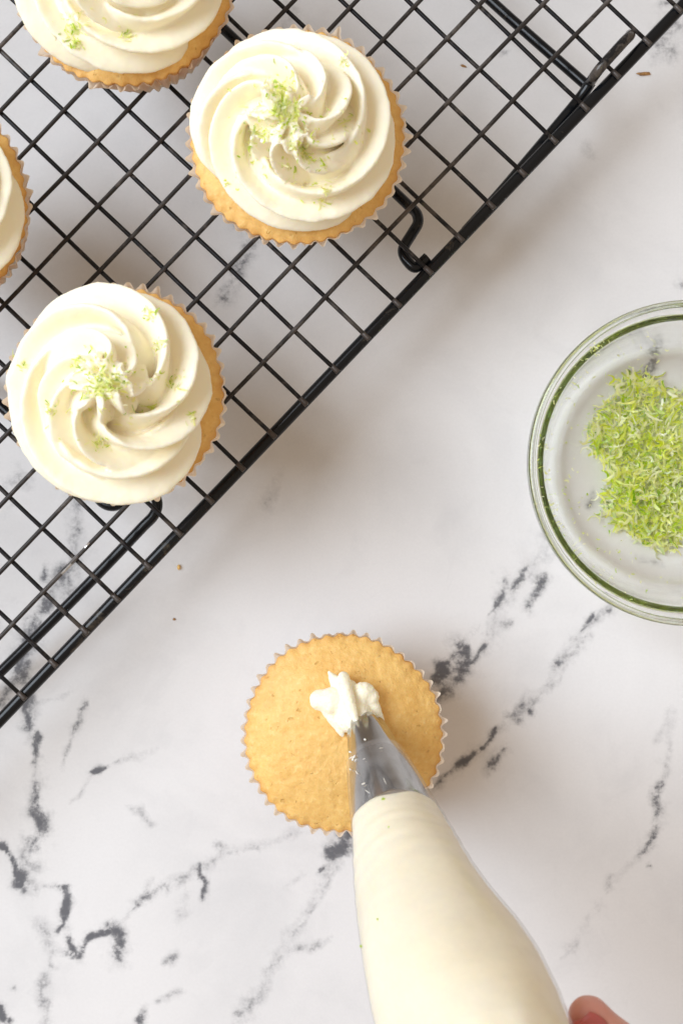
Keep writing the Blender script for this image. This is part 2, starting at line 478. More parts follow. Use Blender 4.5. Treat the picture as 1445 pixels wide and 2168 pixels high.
for pts, w, s in VEINS_AND_REFLECTION:
    q = [P(a, b, 0)[:2] for a, b in pts]
    if len(q) == 1: q = [q[0], q[0] + 0.02]
    wid = w * CAM_H / FPX * 0.62
    qa = np.array(q); mg = wid*5 + 0.8
    i0, i1 = np.searchsorted(gx, [qa[:, 0].min()-mg, qa[:, 0].max()+mg])
    j0, j1 = np.searchsorted(gy, [qa[:, 1].min()-mg, qa[:, 1].max()+mg])
    if i1 <= i0 or j1 <= j0: continue
    dx, dy, w3 = DX[j0:j1, i0:i1], DY[j0:j1, i0:i1], wob[j0:j1, i0:i1, 2]
    dmin = np.full_like(dx, 1e9)
    for a, b in zip(q[:-1], q[1:]):
        d_ = b - a; L = d_.dot(d_) + 1e-9
        tt = np.clip(((dx-a[0])*d_[0] + (dy-a[1])*d_[1]) / L, 0, 1)
        dmin = np.minimum(dmin, np.hypot(dx-a[0]-tt*d_[0], dy-a[1]-tt*d_[1]))
    ww = np.maximum(wid*(0.92 + 0.7*w3), 0.02)
    f = s*(1.04 + 0.30*w3)*(np.exp(-(dmin/ww)**2 * 0.9) * 0.92 + 0.15*np.exp(-(dmin/(ww*2.6))**2))
    field[j0:j1, i0:i1] = np.maximum(field[j0:j1, i0:i1], f)
V = np.stack([GX.ravel(), GY.ravel(), np.zeros(nx*ny)], 1)
F = [(j*nx+i, j*nx+i+1, (j+1)*nx+i+1, (j+1)*nx+i) for j in range(ny-1) for i in range(nx-1)]
table = link('marble_table_top', V, F, M_marble, recalc=False)
table['kind'] = 'structure'
a = table.data.attributes.new('vein_and_reflection', 'FLOAT', 'POINT')
a.data.foreach_set('value', field.ravel().astype(np.float32))

# ------------------------------------------------------------------ cooling rack
BAR_Z, CROSS_Z, LONG_Z = 3.48, 3.755, 3.90
RACK_TOP = 3.985
ang = math.radians(46.35)
U = np.array([math.cos(ang), math.sin(ang), 0]); Vv = np.array([-math.sin(ang), math.cos(ang), 0])
R0 = P(645, 853, CROSS_Z); R0[2] = 0
SP = 1.566
rack = thing('cooling_rack', 'black wire cooling rack with a square grid, holding the frosted cupcakes', 'cooling rack', R0)
def RL(u, v, z): return U*u + Vv*v + np.array([0, 0, z])
def loc(p): return np.asarray(p) - R0            # world -> rack local
def rpx(px, py, z): return loc(P(px, py, z))
u_end = SP*12 + 1.75          # end of the rack at the upper right of the photo
u_beg = -SP*14 - 0.4
v_w = 26.2
rc = 1.5
# rounded rectangular outer frame
outl = []
for (cx, cy, a0) in ((u_end-rc, v_w-rc, 0), (u_beg+rc, v_w-rc, 90), (u_beg+rc, rc, 180), (u_end-rc, rc, 270)):
    for k in range(9):
        t_ = math.radians(a0 + k*90/8)
        outl.append(RL(cx + rc*math.cos(t_), cy + 0.06 + rc*math.sin(t_), BAR_Z))
def densify(pts, step=1.2):
    o_ = []
    for a, b in zip(pts[:-1], pts[1:]):
        n = max(1, int(np.linalg.norm(b-a)/step))
        for k in range(n): o_.append(a + (b-a)*k/n)
    o_.append(pts[-1]); return np.array(o_)
ring = densify(outl + [outl[0]])
v_, f_ = tube(ring, 0.215, 14, cap=False)
link('outer_frame', v_, f_, M_bar, rack)
# cross wires: lie on the frame bar; each with a bare squashed end
for k in range(-14, 13):
    u = SP*k
    n = 26
    pth = np.array([RL(u + 0.012*math.sin(k*3.1+i), -0.03 + (v_w+0.06)*i/(n-1), CROSS_Z + 0.008*math.sin(i*1.7+k)) for i in range(n)])
    v_, f_ = tube(pth, 0.079, 8)
    w = link('wire', v_, f_, M_cross, rack)
    e = np.array([RL(u, x, CROSS_Z - 0.005) for x in (-0.10, -0.03, 0.10, 0.26)])
    v_, f_ = tube(e, [0.095, 0.102, 0.096, 0.0845], 8)
    link('wire_end', v_, f_, M_end, w)
# long wires on top of the cross wires
for k in range(15):
    v0 = 2.0 + SP*k
    if v0 > v_w - 0.6: break
    n = 36
    pth = np.array([RL(u_beg - 0.03 + (u_end-u_beg+0.06)*i/(n-1), v0 + 0.015*math.sin(i*.9+k*2), LONG_Z + 0.008*math.sin(i*1.3+k)) for i in range(n)])
    v_, f_ = tube(pth, 0.080, 8)
    w = link('wire', v_, f_, M_long, rack)
    if k == 0:      # bare bright stretch of this wire
        a_, b_ = rpx(128, 1212, LONG_Z), rpx(190, 1148, LONG_Z)
        d_ = (b_ - a_)/np.linalg.norm(b_ - a_)
        ua, ub = a_.dot(U), b_.dot(U)
        e = np.array([RL(ua + (ub-ua)*i/8, v0, LONG_Z+0.002) for i in range(9)])
        v_, f_ = tube(e, 0.083, 8)
        link('bare_stretch', v_, f_, M_silver, w)
# folding legs (thick rod)
def leg(pts, n=8, r=0.195, label=None):
    pth = catmull(pts, n)
    v_, f_ = tube(pth, r, 12)
    o = link('leg', v_, f_, M_bar, rack)
    return o
# leg with the S bend beside the middle cupcake
leg([rpx(905, 545, 3.42), rpx(880, 566, 3.40), rpx(862, 553, 3.36), rpx(853, 535, 3.3), rpx(856, 520, 3.2), rpx(872, 494, 3.0), rpx(884, 472, 2.8),
     rpx(881, 452, 2.6), rpx(866, 437, 2.4), rpx(838, 410, 2.2), rpx(760, 335, 1.9), rpx(600, 182, 1.4), rpx(430, 20, .9), rpx(300, -105, .5), rpx(220, -180, .25)])
# leg at the upper right: runs beside the bar, then back under the grid
leg([rpx(985, 490, 3.12), rpx(1060, 406, 3.12), rpx(1110, 347, 3.10), rpx(1170, 276, 3.05), rpx(1224, 211, 3.05), rpx(1246, 180, 3.2)])
hook = leg([rpx(1240, 186, 3.15), rpx(1249, 173, 3.3), rpx(1259, 158, 3.85), rpx(1272, 141, 4.07), rpx(1300, 110, 4.12), rpx(1320, 88, 4.06), rpx(1332, 76, 3.8), rpx(1333, 73, 3.4)], r=0.18)
hook.name = 'hook'; hook.data.materials[0] = M_hook
leg([rpx(1252, 190, 2.75), rpx(1240, 180, 2.75), rpx(1200, 145, 2.6), rpx(1120, 75, 2.3), rpx(1031, -5, 2.0), rpx(880, -145, 1.4), rpx(740, -275, .8), rpx(650, -350, .25)])
# leg at the lower left: long foot parallel to the bar, hooked under the front cupcake
leg([rpx(-130, 735, .6), rpx(-40, 820, 1.0), rpx(20, 876, 1.3), rpx(110, 958, 1.7), rpx(195, 1040, 2.1), rpx(218, 1064, 2.3), rpx(240, 1071, 2.5), rpx(262, 1060, 2.7),
     rpx(285, 1035, 2.9), rpx(305, 1030, 3.0), rpx(325, 1045, 3.0), rpx(333, 1068, 2.95), rpx(325, 1092, 2.85), rpx(300, 1118, 2.7), rpx(230, 1192, 2.4), rpx(120, 1305, 1.9),
     rpx(0, 1424, 1.3), rpx(-120, 1540, .8), rpx(-230, 1640, .25)])

# ------------------------------------------------------------------ cupcakes
NPL = 47
LINER_H = 3.9
def liner_mesh(seed, top=3.38, amp=0.09, droop=None):
    seg = NPL*12
    th = np.linspace(0, 2*np.pi, seg, endpoint=False)
    rows = 12
    V = []
    r1 = np.random.default_rng(seed)
    jit = r1.normal(0, 0.045, NPL); jit2 = r1.normal(1, 0.18, NPL)
    ph = th*NPL/(2*np.pi)
    idx = (np.floor(ph + 0.5).astype(int)) % NPL
    for i in range(rows):
        s = i/(rows-1)
        rb = 2.45 + (top-2.45)*s + 0.10*s**6
        c = np.cos(ph*2*np.pi)
        shape = np.where(c > 0, np.abs(c)**0.75, -np.abs(c)**1.2)
        am = (0.05 + (amp-0.05)*s)*jit2[idx]
        r = rb + am*shape + jit[idx]*s*s*np.clip(c, 0, 1)
        # small wobble so that the rim is not a perfect circle
        r = r + 0.035*s*np.sin(3*th + seed) + 0.02*s*np.sin(7*th + 2*seed)
        z = LINER_H*s + 0.03*s*np.sin(5*th+seed) + 0.05*s**8*np.clip(c, -1, 1)
        V.append(np.stack([r*np.cos(th), r*np.sin(th), z], 1))
    V.append(np.array([[0, 0, 0.0]]))
    V = np.vstack(V)
    F = [(i*seg+j, i*seg+(j+1) % seg, (i+1)*seg+(j+1) % seg, (i+1)*seg+j) for i in range(rows-1) for j in range(seg)]
    F += [(len(V)-1, (j+1) % seg, j) for j in range(seg)]
    return V, F

def cake_mesh(seed, R=3.37, dome=0.66, over=0.0, pleat=0.045):
    seg = NPL*6
    th = np.linspace(0, 2*np.pi, seg, endpoint=False)
    rings = 44
    V = []; crust = []
    fr = np.concatenate([np.linspace(0.03, 0.86, rings-14), np.linspace(0.875, 1.0, 14)])
    c = np.cos(th*NPL)
    for k, f in enumerate(fr):
        rr = R*f + pleat*c*np.clip((f-0.9)/0.1, 0, 1) + (0.035*np.sin(3*th+seed)+0.02*np.sin(7*th+2*seed))*f + over*f**4*(1+0.25*np.sin(2*th+seed))
        z = LINER_H - 0.04 + dome*(1 - f**2.6) + (0.10 if over else 0.0)*(1-f**8)
        x, y = rr*np.cos(th), rr*np.sin(th)
        zz = np.array([z + 0.05*nz((a, b, seed), 1.1) + 0.03*nz((a, b, seed), 3.2, 3) + 0.014*nz((a, b, seed), 9, 5) for a, b in zip(x, y)])
        V.append(np.stack([x, y, zz], 1))
        crust.append(np.full(seg, np.clip((f-0.93)/0.07, 0, 1)**1.5 * (0.75 if not over else 0.9)))
    # side of the cake going down inside the liner
    for k, (dr, dz) in enumerate(((-0.03, -0.14), (-0.16, -0.5), (-0.40, -1.4), (-0.75, -2.9))):
        rr = R + dr - over*0.3*k + pleat*c*(1-0.2*k)
        V.append(np.stack([rr*np.cos(th), rr*np.sin(th), np.full(seg, LINER_H-0.10+dz)], 1))
        crust.append(np.full(seg, 1.0))
    V.append(np.array([[0, 0, LINER_H-0.10+dome]])); crust.append(np.array([0.0]))
    V = np.vstack(V); n = len(fr)+4
    F = [(i*seg+j, i*seg+(j+1) % seg, (i+1)*seg+(j+1) % seg, (i+1)*seg+j) for i in range(n-1) for j in range(seg)]
    F += [(len(V)-1, j, (j+1) % seg) for j in range(seg)]
    return V, F, np.concatenate(crust)

def make_cake(root, seed, **kw):
    v_, f_, cr = cake_mesh(seed, **kw)
    o = link('cake', v_, f_, M_cake, root)
    a = o.data.attributes.new('crust', 'FLOAT', 'POINT'); a.data.foreach_set('value', cr.astype(np.float32))
    return o

def swirl(seed, start, turns=2.2, r0=2.15, tube0=1.28, fins=7, twist=-1.55, height=2.7, depth=0.52, cx=0.0, cy=0.0):
    """piped swirl: star-shaped rope wound inwards, clockwise seen from above, finished with an upward pull"""
    n = 250
    r1 = np.random.default_rng(seed)
    path, rad, roll, fin = [], [], [], []
    for i in range(n):
        t = i/(n-1)
        tn = turns*t                                  # turns done so far
        phi = math.radians(start) - 2*math.pi*tn
        rr = float(np.interp(tn, [0, .5, 1.0, 1.35, 1.7, 2.0, 2.2], [r0, r0*.98, r0*.80, r0*.55, r0*.34, r0*.14, 0.02])) * (1 + 0.04*math.sin(phi*2+seed))
        z = float(np.interp(tn, [0, .6, 1.0, 1.4, 1.8, 2.05, 2.2], [.35, .45, .62, 1.05, 1.40, 1.72, 2.25]))*height/2.0
        path.append((cx+rr*math.cos(phi), cy+rr*math.sin(phi), z))
        R = tube0*float(np.interp(tn, [0, .06, .14, 1.0, 1.5, 1.9, 2.1, 2.2], [.45, .8, 1.0, 1.0, .92, .84, .86, .66]))
        rad.append(R)
        roll.append(twist*2*math.pi*t + 0.35*math.sin(t*9+seed) + seed)
    for _ in range(6):
        pa = np.array(path); pa[1:-1] = (pa[:-2]+pa[1:-1]*2+pa[2:])/4; path = [tuple(q) for q in pa]
    path = np.array(path)
    # even out sampling
    s = np.concatenate([[0], np.cumsum(np.linalg.norm(np.diff(path, axis=0), axis=1))])
    ss = np.linspace(0, s[-1], 280)
    path = np.stack([np.interp(ss, s, path[:, k]) for k in range(3)], 1)
    rad = np.interp(ss, s, rad); roll = np.interp(ss, s, roll)
    jag = r1.normal(0, 1, (280, fins))
    for _ in range(2): jag = (jag + np.roll(jag, 1, 0) + np.roll(jag, -1, 0))/3
    famp = 1 + 0.20*np.sin(np.outer(ss, r1.uniform(.35, .9, fins)) + r1.uniform(0, 6.28, fins)) + 0.045*jag
    def prof(i, th):
        a = (th + roll[i]) * fins/(2*np.pi)
        k = np.round(a).astype(int) % fins
        x = 0.5 + 0.5*np.cos(a*2*np.pi)
        w = x**1.45
        dp = depth*(1 + 0.22*min(1.0, i/200)**2)          # the fins stand out more towards the peak
        return rad[i]*((1-dp) + dp*w*famp[i][k])
    return sweep(path, prof, 96)

TINTS = [((0.34, 0.58, 0.02), .09), ((0.66, 0.80, 0.07), .18), ((0.88, 0.92, 0.34), .31), ((0.95, 0.95, 0.68), .42)]
def shreds(points, normals, seed, lmin=.10, lmax=.42, wid=.045, lift=0.03, tints=TINTS, curl=1.0):
    r1 = np.random.default_rng(seed)
    V, F, C = [], [], []
    cols = np.array([t[0] for t in tints]); pr = np.array([t[1] for t in tints]); pr /= pr.sum()
    for p, nrm in zip(points, normals):
        nrm = np.asarray(nrm, float); nrm /= np.linalg.norm(nrm)+1e-9
        d = r1.normal(0, 1, 3); d -= nrm*d.dot(nrm)*0.8; d /= np.linalg.norm(d)+1e-9
        L = r1.uniform(lmin, lmax)*r1.uniform(.6, 1.0); w = wid*r1.uniform(.5, 1.7)
        m = 5
        q = np.asarray(p, float) + nrm*lift*r1.uniform(.2, 1.5) - d*L*0.5
        side = np.cross(nrm, d); side /= np.linalg.norm(side)+1e-9
        bend = r1.normal(0, 0.42*curl); lifta = r1.normal(0, 0.25*curl)
        c0 = cols[r1.choice(len(cols), p=pr)] * r1.uniform(.85, 1.12)
        c1 = cols[r1.choice(len(cols), p=pr)]
        o = len(V)
        for i in range(m):
            ww = w*(0.35 + 0.65*math.sin(math.pi*(i+0.6)/(m+0.2)))*r1.uniform(.6, 1.35)
            V.append(q + side*ww*0.5); V.append(q - side*ww*0.5)
            cc = c0*(1-i/(m-1)*0.5) + c1*(i/(m-1)*0.5)
            C += [cc, cc*0.6+c1*0.4]
            ca_, sa_ = math.cos(bend), math.sin(bend)
            d, side = d*ca_ + side*sa_, side*ca_ - d*sa_
            d = d*math.cos(lifta) + nrm*math.sin(lifta); d /= np.linalg.norm(d)
            side = side - d*side.dot(d); side /= np.linalg.norm(side)+1e-9
            q = q + d*L/(m-1)
        for i in range(m-1):
            F.append((o+2*i, o+2*i+1, o+2*i+3, o+2*i+2))
    return np.array(V), F, np.clip(np.array(C), 0, 0.95)

def zest_obj(name, V, F, C, parent):
    o = link(name, V, F, M_zest, parent, smooth=True, recalc=False)
    a = o.data.color_attributes.new('tint', 'FLOAT_COLOR', 'POINT')
    a.data.foreach_set('color', np.concatenate([C, np.ones((len(C), 1))], 1).astype(np.float32).ravel())
    o['kind'] = 'stuff'
    return o

def zest_on(root, surf, spots, seed):
    """spots: (px, py, radius px, count) ; shreds are dropped onto the surface below"""
    bvh = BVHTree.FromPolygons([v.co.copy() for v in surf.data.vertices], [tuple(p.vertices) for p in surf.data.polygons])
    r1 = np.random.default_rng(seed)
    base = np.array(root.location)/CM
    pts, nrm = [], []
    for (px, py, rad, cnt) in spots:
        for _ in range(int(cnt*2.8)):
            a = r1.uniform(0, 6.28); rr = rad*abs(r1.normal(0, .5))
            w = P(px + rr*math.cos(a), py + rr*math.sin(a), base[2]+6.0) - base
            h = bvh.ray_cast(Vector((w[0]*CM, w[1]*CM, 0.2)), Vector((0, 0, -1)))
            if h[0] is None: continue
            pts.append(np.array(h[0])/CM); nrm.append(np.array(h[1]))
    if pts:
        V, F, C = shreds(pts, nrm, seed+1, lmin=.08, lmax=.42, wid=.05)
        zest_obj('lime_zest', V, F, C, root)

def cupcake(label, px, py, seed, sw, zest, cake_kw={}, rot=0.0, liner_kw={}):
    c = P(px, py, RACK_TOP + LINER_H); c[2] = RACK_TOP
    root = thing('cupcake', label, 'cupcake', c, 'frosted cupcakes on the cooling rack')
    v_, f_ = liner_mesh(seed, **liner_kw); link('paper_liner', v_, f_, M_paper, root)
    make_cake(root, seed, **cake_kw)
    v_, f_ = swirl(seed=seed, **sw)
    v_ = np.array(v_); v_[:, 2] += LINER_H + 0.10
    fo = link('frosting', v_, f_, M_frost, root)
    remeshed(fo, 0.045 if zest else 0.08, 2, 0.5)
    roughen(fo, [(650, 0.006), (240, 0.012)])
    if zest: zest_on(root, fo, zest, seed*13+1)
    return root

cupcake('frosted cupcake in the middle of the rack, whole in view, zest heaped on its swirl', 629, 290, 3,
        dict(start=215, cx=-.12, cy=-.14), [(600, 250, 80, 130), (595, 190, 50, 40), (640, 330, 70, 50), (690, 405, 30, 14), (735, 260, 50, 12), (540, 290, 60, 40), (728, 122, 8, 4), (480, 370, 20, 3)])
cupcake('frosted cupcake nearest the rack\'s front bar, lower left, with scattered zest', 248, 835, 5,
        dict(start=350, r0=2.2, tube0=1.3, cx=-.08, cy=.02), [(235, 820, 90, 110), (205, 940, 34, 16), (335, 730, 24, 9), (35, 765, 28, 5), (110, 870, 50, 9), (360, 810, 50, 14), (180, 770, 40, 10), (400, 880, 20, 6), (315, 660, 18, 5), (320, 860, 40, 8)])
cupcake('frosted cupcake cut off by the top edge, behind the middle one', 264, -46, 8,
        dict(start=120, cx=-.22, cy=-.02), [(150, 40, 40, 26), (260, 55, 18, 10), (85, 95, 14, 5), (200, -40, 90, 40), (150, 75, 16, 12)])
cupcake('frosted cupcake cut off by the left edge, only its golden right rim showing', -166, 437, 11,
        dict(start=60, r0=2.1, tube0=1.2, cx=.12), [(-150, 430, 90, 40)], cake_kw=dict(over=0.22, R=3.20, dome=0.75))


# ------------------------------------------------------------------ plain cupcake being piped
c0 = P(726, 1554, LINER_H); c0[2] = 0.01
plain = thing('cupcake', 'unfrosted golden cupcake on the marble, getting its first dab of frosting', 'cupcake', c0)
v_, f_ = liner_mesh(21); link('paper_liner', v_, f_, M_paper, plain)
make_cake(plain, 21, R=3.39, dome=0.80, pleat=0.05)

# ------------------------------------------------------------------ piping bag
A = P(772, 1533, 5.22); B = P(824, 1700, 8.2)
ax = (B - A)/np.linalg.norm(B - A)
bag = thing('piping_bag', 'clear piping bag full of cream frosting with a steel star tip', 'piping bag', A)
e1 = np.cross(ax, [0, 0, 1.0]); e1 /= np.linalg.norm(e1)
if e1[0] < 0: e1 = -e1
e2 = np.cross(e1, ax)
if e2[2] < 0: e2 = -e2          # top side of the bag
def axial(stations, seg, rfun):
    """stations: (s, r, side offset); ring of seg points, angle 0 = top side"""
    th = np.linspace(0, 2*np.pi, seg, endpoint=False)
    V = []
    for s, r, off in stations:
        rr = rfun(s, r, th)
        V.append(ax*s + e1*off + (np.cos(th)*rr)[:, None]*e2 + (np.sin(th)*rr)[:, None]*e1)
    V = np.vstack(V); n = len(stations)
    F = [(i*seg+j, i*seg+(j+1) % seg, (i+1)*seg+(j+1) % seg, (i+1)*seg+j) for i in range(n-1) for j in range(seg)]
    return V, F
# steel tip, double walled, six fluted teeth closing in at the open end
def tipr(s, r, th):
    f = np.clip(1 - s/2.1, 0, 1)**1.2
    return r*(1 - 0.16*f*(0.5+0.5*np.cos(6*th))**1.5)
st_out = [(0.0, .56, 0), (0.05, .60, 0), (0.14, .64, 0), (0.3, .68, 0), (.5, .72, 0), (.8, .77, 0), (1.2, .825, 0), (1.8, .92, 0), (2.6, 1.05, 0), (3.4, 1.18, 0), (4.3, 1.27, 0), (4.8, 1.32, 0)]
st_in = [(s, r-0.05, o) for s, r, o in reversed(st_out)]
st_in[-1] = (0.0, .52, 0)
v_, f_ = axial(st_out + st_in, 96, tipr)
tip = link('piping_tip', v_, f_, M_steel, bag)
# film and filling
SP_S = [0.95, 1.6, 2.4, 3.2, 4.0, 5.0, 6.0, 7.2, 8.4, 9.6, 10.8, 12.0, 13.5, 15.0, 16.5, 18.0, 19.2]
SP_R = [.80, .905, 1.04, 1.17, 1.29, 1.45, 1.61, 1.80, 2.02, 2.24, 2.40, 2.48, 2.45, 2.2, 1.6, .8, .55]
SP_O = [0, 0, 0, 0, 0, .0, .0, .01, .06, .15, .24, .32, .36, .36, .36, .36, .36]
ss = np.linspace(1.80, 19.2, 190)
def bagr(k):
    def f(s, r, th):
        w = 0.010*np.sin(5*th + s*1.3) + 0.012*np.sin(3*th - s*0.9) + 0.02*np.clip((s-13)/4, 0, 1)*np.sin(14*th)*2
        fold = 0.010*np.sin(s*9.0 + 2.2*np.cos(th-0.5))*np.exp(-((s-6.2)/1.3)**2) + 0.006*np.sin(s*15 - 3*np.sin(th))*np.exp(-((s-5.6)/1.0)**2)
        return (r + k)*(1 + w*np.clip((s-2)/3, 0, 1)) + fold
    return f
st = [(s, np.interp(s, SP_S, SP_R), np.interp(s, SP_S, SP_O)) for s in ss]
v_, f_ = axial([(a_, b_, c_ + 0.03*min(1, max(0, (a_-4)/3))) for a_, b_, c_ in st], 72, bagr(0.06))
link('bag_film', v_, f_, M_film, bag)
ssf = np.linspace(4.45, 16.0, 150)
stf = [(s, np.interp(s, SP_S, SP_R), np.interp(s, SP_S, SP_O)) for s in ssf]
stf = [(4.42, 1.30, 0)] + stf
def fillr(s, r, th):
    return bagr(-0.0)(s, r, th)
v_, f_ = axial(stf, 72, fillr)
# uneven, slanting front edge of the filling
for i in range(72*14):
    row = i//72; th = (i % 72)/72*2*math.pi
    v_[i] += ax*((0.10*math.sin(th+0.8) + 0.05*math.sin(3*th+1) + 0.03*math.sin(7*th))*(1-row/14))
v_ = np.vstack([v_, ax*4.7, ax*16.4]); n_ = len(stf)
f_ += [(len(v_)-2, (j+1) % 72, j) for j in range(72)] + [(len(v_)-1, (n_-1)*72+j, (n_-1)*72+(j+1) % 72) for j in range(72)]
link('frosting_filling', v_, f_, M_fill, bag)
# smears of frosting on the tip and inside the film
def on_bag(s, th, k=0.06):
    r = np.interp(s, [0, .3, .8, 1.2, 2.6, 3.4], [.55, .645, .745, .81, 1.05, 1.18]) + k
    return ax*s + e2*math.cos(th)*r + e1*math.sin(th)*r
sm = []
for (s, th, L, a_, w) in ((1.95, -.80, .30, .6, .035), (2.10, -.66, .22, -.4, .05), (2.30, -.60, .10, 0, .03), (2.9, -.60, .26, 1.3, .03), (2.4, -.9, .16, 1.2, .035), (3.6, -.45, .12, .4, .04),
                          (1.55, -.12, .09, .9, .05), (1.45, -1.0, .07, 1.0, .05), (2.55, -.28, .08, .2, .018), (2.3, .3, .12, .1, .014), (3.9, .1, .3, 1.5, .02), (4.0, -.4, .3, 1.2, .025)):
    n = 6
    pth = np.array([on_bag(s + math.sin(a_)*L*(i/(n-1)-.5), th + math.cos(a_)*L*(i/(n-1)-.5)/1.0, 0.065 if s > 1.75 else .0) for i in range(n)])
    sm.append(tube(pth, [w*.25, w*.7, w*.5, w*.75, w*.6, w*.25], 6))
v_, f_ = join(sm)
o = link('frosting_smear', v_, f_, M_frost, bag); o['kind'] = 'stuff'
# raised maker's figures on the steel
def glyph(strokes, s0, th0, h):
    out_ = []
    for st_ in strokes:
        pth = np.array([on_bag(s0 - y*h, th0 + x*h, -0.055) for x, y in st_])
        out_.append(tube(catmull(pth, 5), .017, 6))
    return out_
two = [[(-.35, .6), (0, .95), (.38, .6), (.2, .2), (-.4, -.5), (.42, -.5)]]
dee = [[(-.3, .9), (-.3, .2), (-.3, -.5)], [(-.3, .9), (.2, .75), (.42, .2), (.2, -.35), (-.3, -.5)]]
v_, f_ = join(glyph(two, 2.65, -.12, .24) + glyph(dee, 2.65, .13, .24))
link('embossed_figures', v_, f_, M_steel, tip)
# zest flecks showing in the filling
fl = []
for (s, th, r_, w) in ((6.1, -.10, 1.545, .05), (9.2, -.62, 2.13, .045), (4.75, -.05, 1.17, .04), (9.1, -1.2, 2.13, .03)):
    off = np.interp(s, SP_S, SP_O)
    c_ = ax*s + e1*off + (e2*math.cos(th) + e1*math.sin(th))*np.interp(s, SP_S, SP_R)*1.012
    fl.append(c_)
V_, F_, C_ = shreds(np.repeat(fl, 2, 0), [e2]*8, 99, lmin=.08, lmax=.16, wid=.06, lift=0.0, tints=TINTS[:2], curl=.3)
zest_obj('zest_fleck', V_, F_, C_, bag)

# first dab of frosting: splayed star of soft lobes under the tip, one fin lying up over the steel
def blob(pts, rad, flat=1.0):
    p = [P(*q) - c0 for q in pts]
    v, f = capsule(p, rad, 5, 20)
    if flat != 1.0:
        zc = np.mean([q[2] for q in p]); v[:, 2] = zc + (v[:, 2]-zc)*flat
    return v, f
lobes = [
    blob([(742, 1500, 4.95), (756, 1518, 5.08), (772, 1540, 5.35)], [.50, .54, .50]),
    blob([(740, 1520, 4.9), (738, 1490, 4.88), (732, 1462, 4.82)], [.50, .55, .42]),
    blob([(735, 1492, 4.95), (702, 1484, 4.97), (677, 1482, 4.92)], [.38, .48, .36], .8),
    blob([(750, 1486, 4.98), (768, 1470, 5.0), (782, 1476, 4.98)], [.36, .44, .33], .8),
    blob([(728, 1470, 4.85), (708, 1440, 4.80), (697, 1424, 4.78)], [.30, .20, .07], .8),
    blob([(727, 1433, 4.98), (733, 1462, 5.36), (742, 1496, 5.62), (752, 1522, 5.80), (758, 1536, 5.88)], [.19, .22, .20, .12, .03]),
    blob([(690, 1490, 4.90), (706, 1520, 4.88), (724, 1556, 4.88)], [.30, .24, .08], .9),
    blob([(784, 1484, 4.95), (796, 1508, 4.95), (812, 1534, 4.92)], [.27, .20, .07], .9),
]
v_, f_ = join(lobes)
v_ = np.array(v_)
dab = link('frosting_dab', v_, f_, M_frost, plain)
remeshed(dab, 0.032, 4, 0.5)
roughen(dab, [(500, 0.022), (1300, 0.012)])

# ------------------------------------------------------------------ glass bowl with zest
bc = P(1463, 980, 4.2); bc[2] = 0.004
prof_o = catmull([(0.0, 0.02), (2.0, .02), (3.4, .02), (3.95, .08), (4.40, .38), (4.68, .85), (4.97, 2.0), (5.18, 3.15), (5.24, 3.46), (5.42, 3.58), (5.56, 3.68), (5.61, 3.84), (5.61, 4.14), (5.57, 4.27), (5.48, 4.31)], 5)
prof_i = catmull([(5.48, 4.31), (5.39, 4.27), (5.36, 4.14), (5.35, 3.92), (5.30, 3.80), (5.14, 3.70), (5.01, 3.58), (4.94, 3.2), (4.72, 2.05), (4.44, .98), (4.20, .58), (3.85, .33), (3.3, .27), (2.0, .27), (0.0, .27)], 5)
prof = np.vstack([prof_o, prof_i[1:]]); prof[:, 0] = np.maximum(prof[:, 0], 1e-3)
v_, f_ = lathe(prof, 128)
bowl = link('glass_bowl', v_, f_, M_glass)
bowl.location = bc*CM
tag(bowl, 'small round clear glass bowl holding lime zest, cut off by the right edge', 'bowl')
ii = prof_i[::-1]
def inz(r): return float(np.interp(r, ii[:, 0], ii[:, 1]))
pts, nrm = [], []
r1 = np.random.default_rng(31)
mc = P(1418, 968, .5)[:2] - bc[:2]
while len(pts) < 3300:
    a = r1.uniform(0, 6.28); rr = 3.4*math.sqrt(r1.uniform(0, 1))
    lim = 2.95 + 0.42*math.sin(3*a+1) + .25*math.sin(7*a)
    if rr > lim: continue
    x, y = mc[0] + rr*math.cos(a), mc[1] + rr*math.sin(a)*1.0
    if nz((x, y, 3), .9) < -0.33 and r1.random() < .75: continue
    h = .75*(1-(rr/3.2)**2) * (0.75+0.8*nz((x, y, 1), .8))
    pts.append((x, y, inz(math.hypot(x, y)) + .02 + max(0.0, h)*r1.uniform(0, 1)**.5)); nrm.append((r1.normal(0, .4), r1.normal(0, .4), 1))
V1, F1, C1 = shreds(pts, nrm, 33, lmin=.14, lmax=.95, wid=.075, lift=.05, curl=1.2,
                    tints=[((0.28, 0.52, 0.01), .11), ((0.74, 0.85, 0.06), .25), ((0.93, 0.95, 0.30), .31), ((0.97, 0.97, 0.74), .33)])
pile = pts
pts, nrm = [], []
for _ in range(190):   # stray bits on the floor and the wall
    a = r1.uniform(1.6, 4.7) if r1.random() < .8 else r1.uniform(0, 6.28)
    rr = r1.uniform(2.9, 5.25)
    pts.append((rr*math.cos(a), rr*math.sin(a), inz(rr)+.02)); nrm.append((-math.cos(a)*.5*(rr > 4), -math.sin(a)*.5*(rr > 4), 1))
for _ in range(14):    # a tuft on the rim
    w = P(1258 + r1.normal(0, 7), 737 + r1.normal(0, 8), 4.33) - bc
    pts.append(w); nrm.append((0, 0, 1))
tp, tn = [], []
for _ in range(700):   # thin pale threads of pith matted through the pile
    k_ = r1.integers(0, len(pile)); q_ = np.array(pile[k_]); q_[2] += .05*r1.random()
    tp.append(q_); tn.append((r1.normal(0, .5), r1.normal(0, .5), 1))
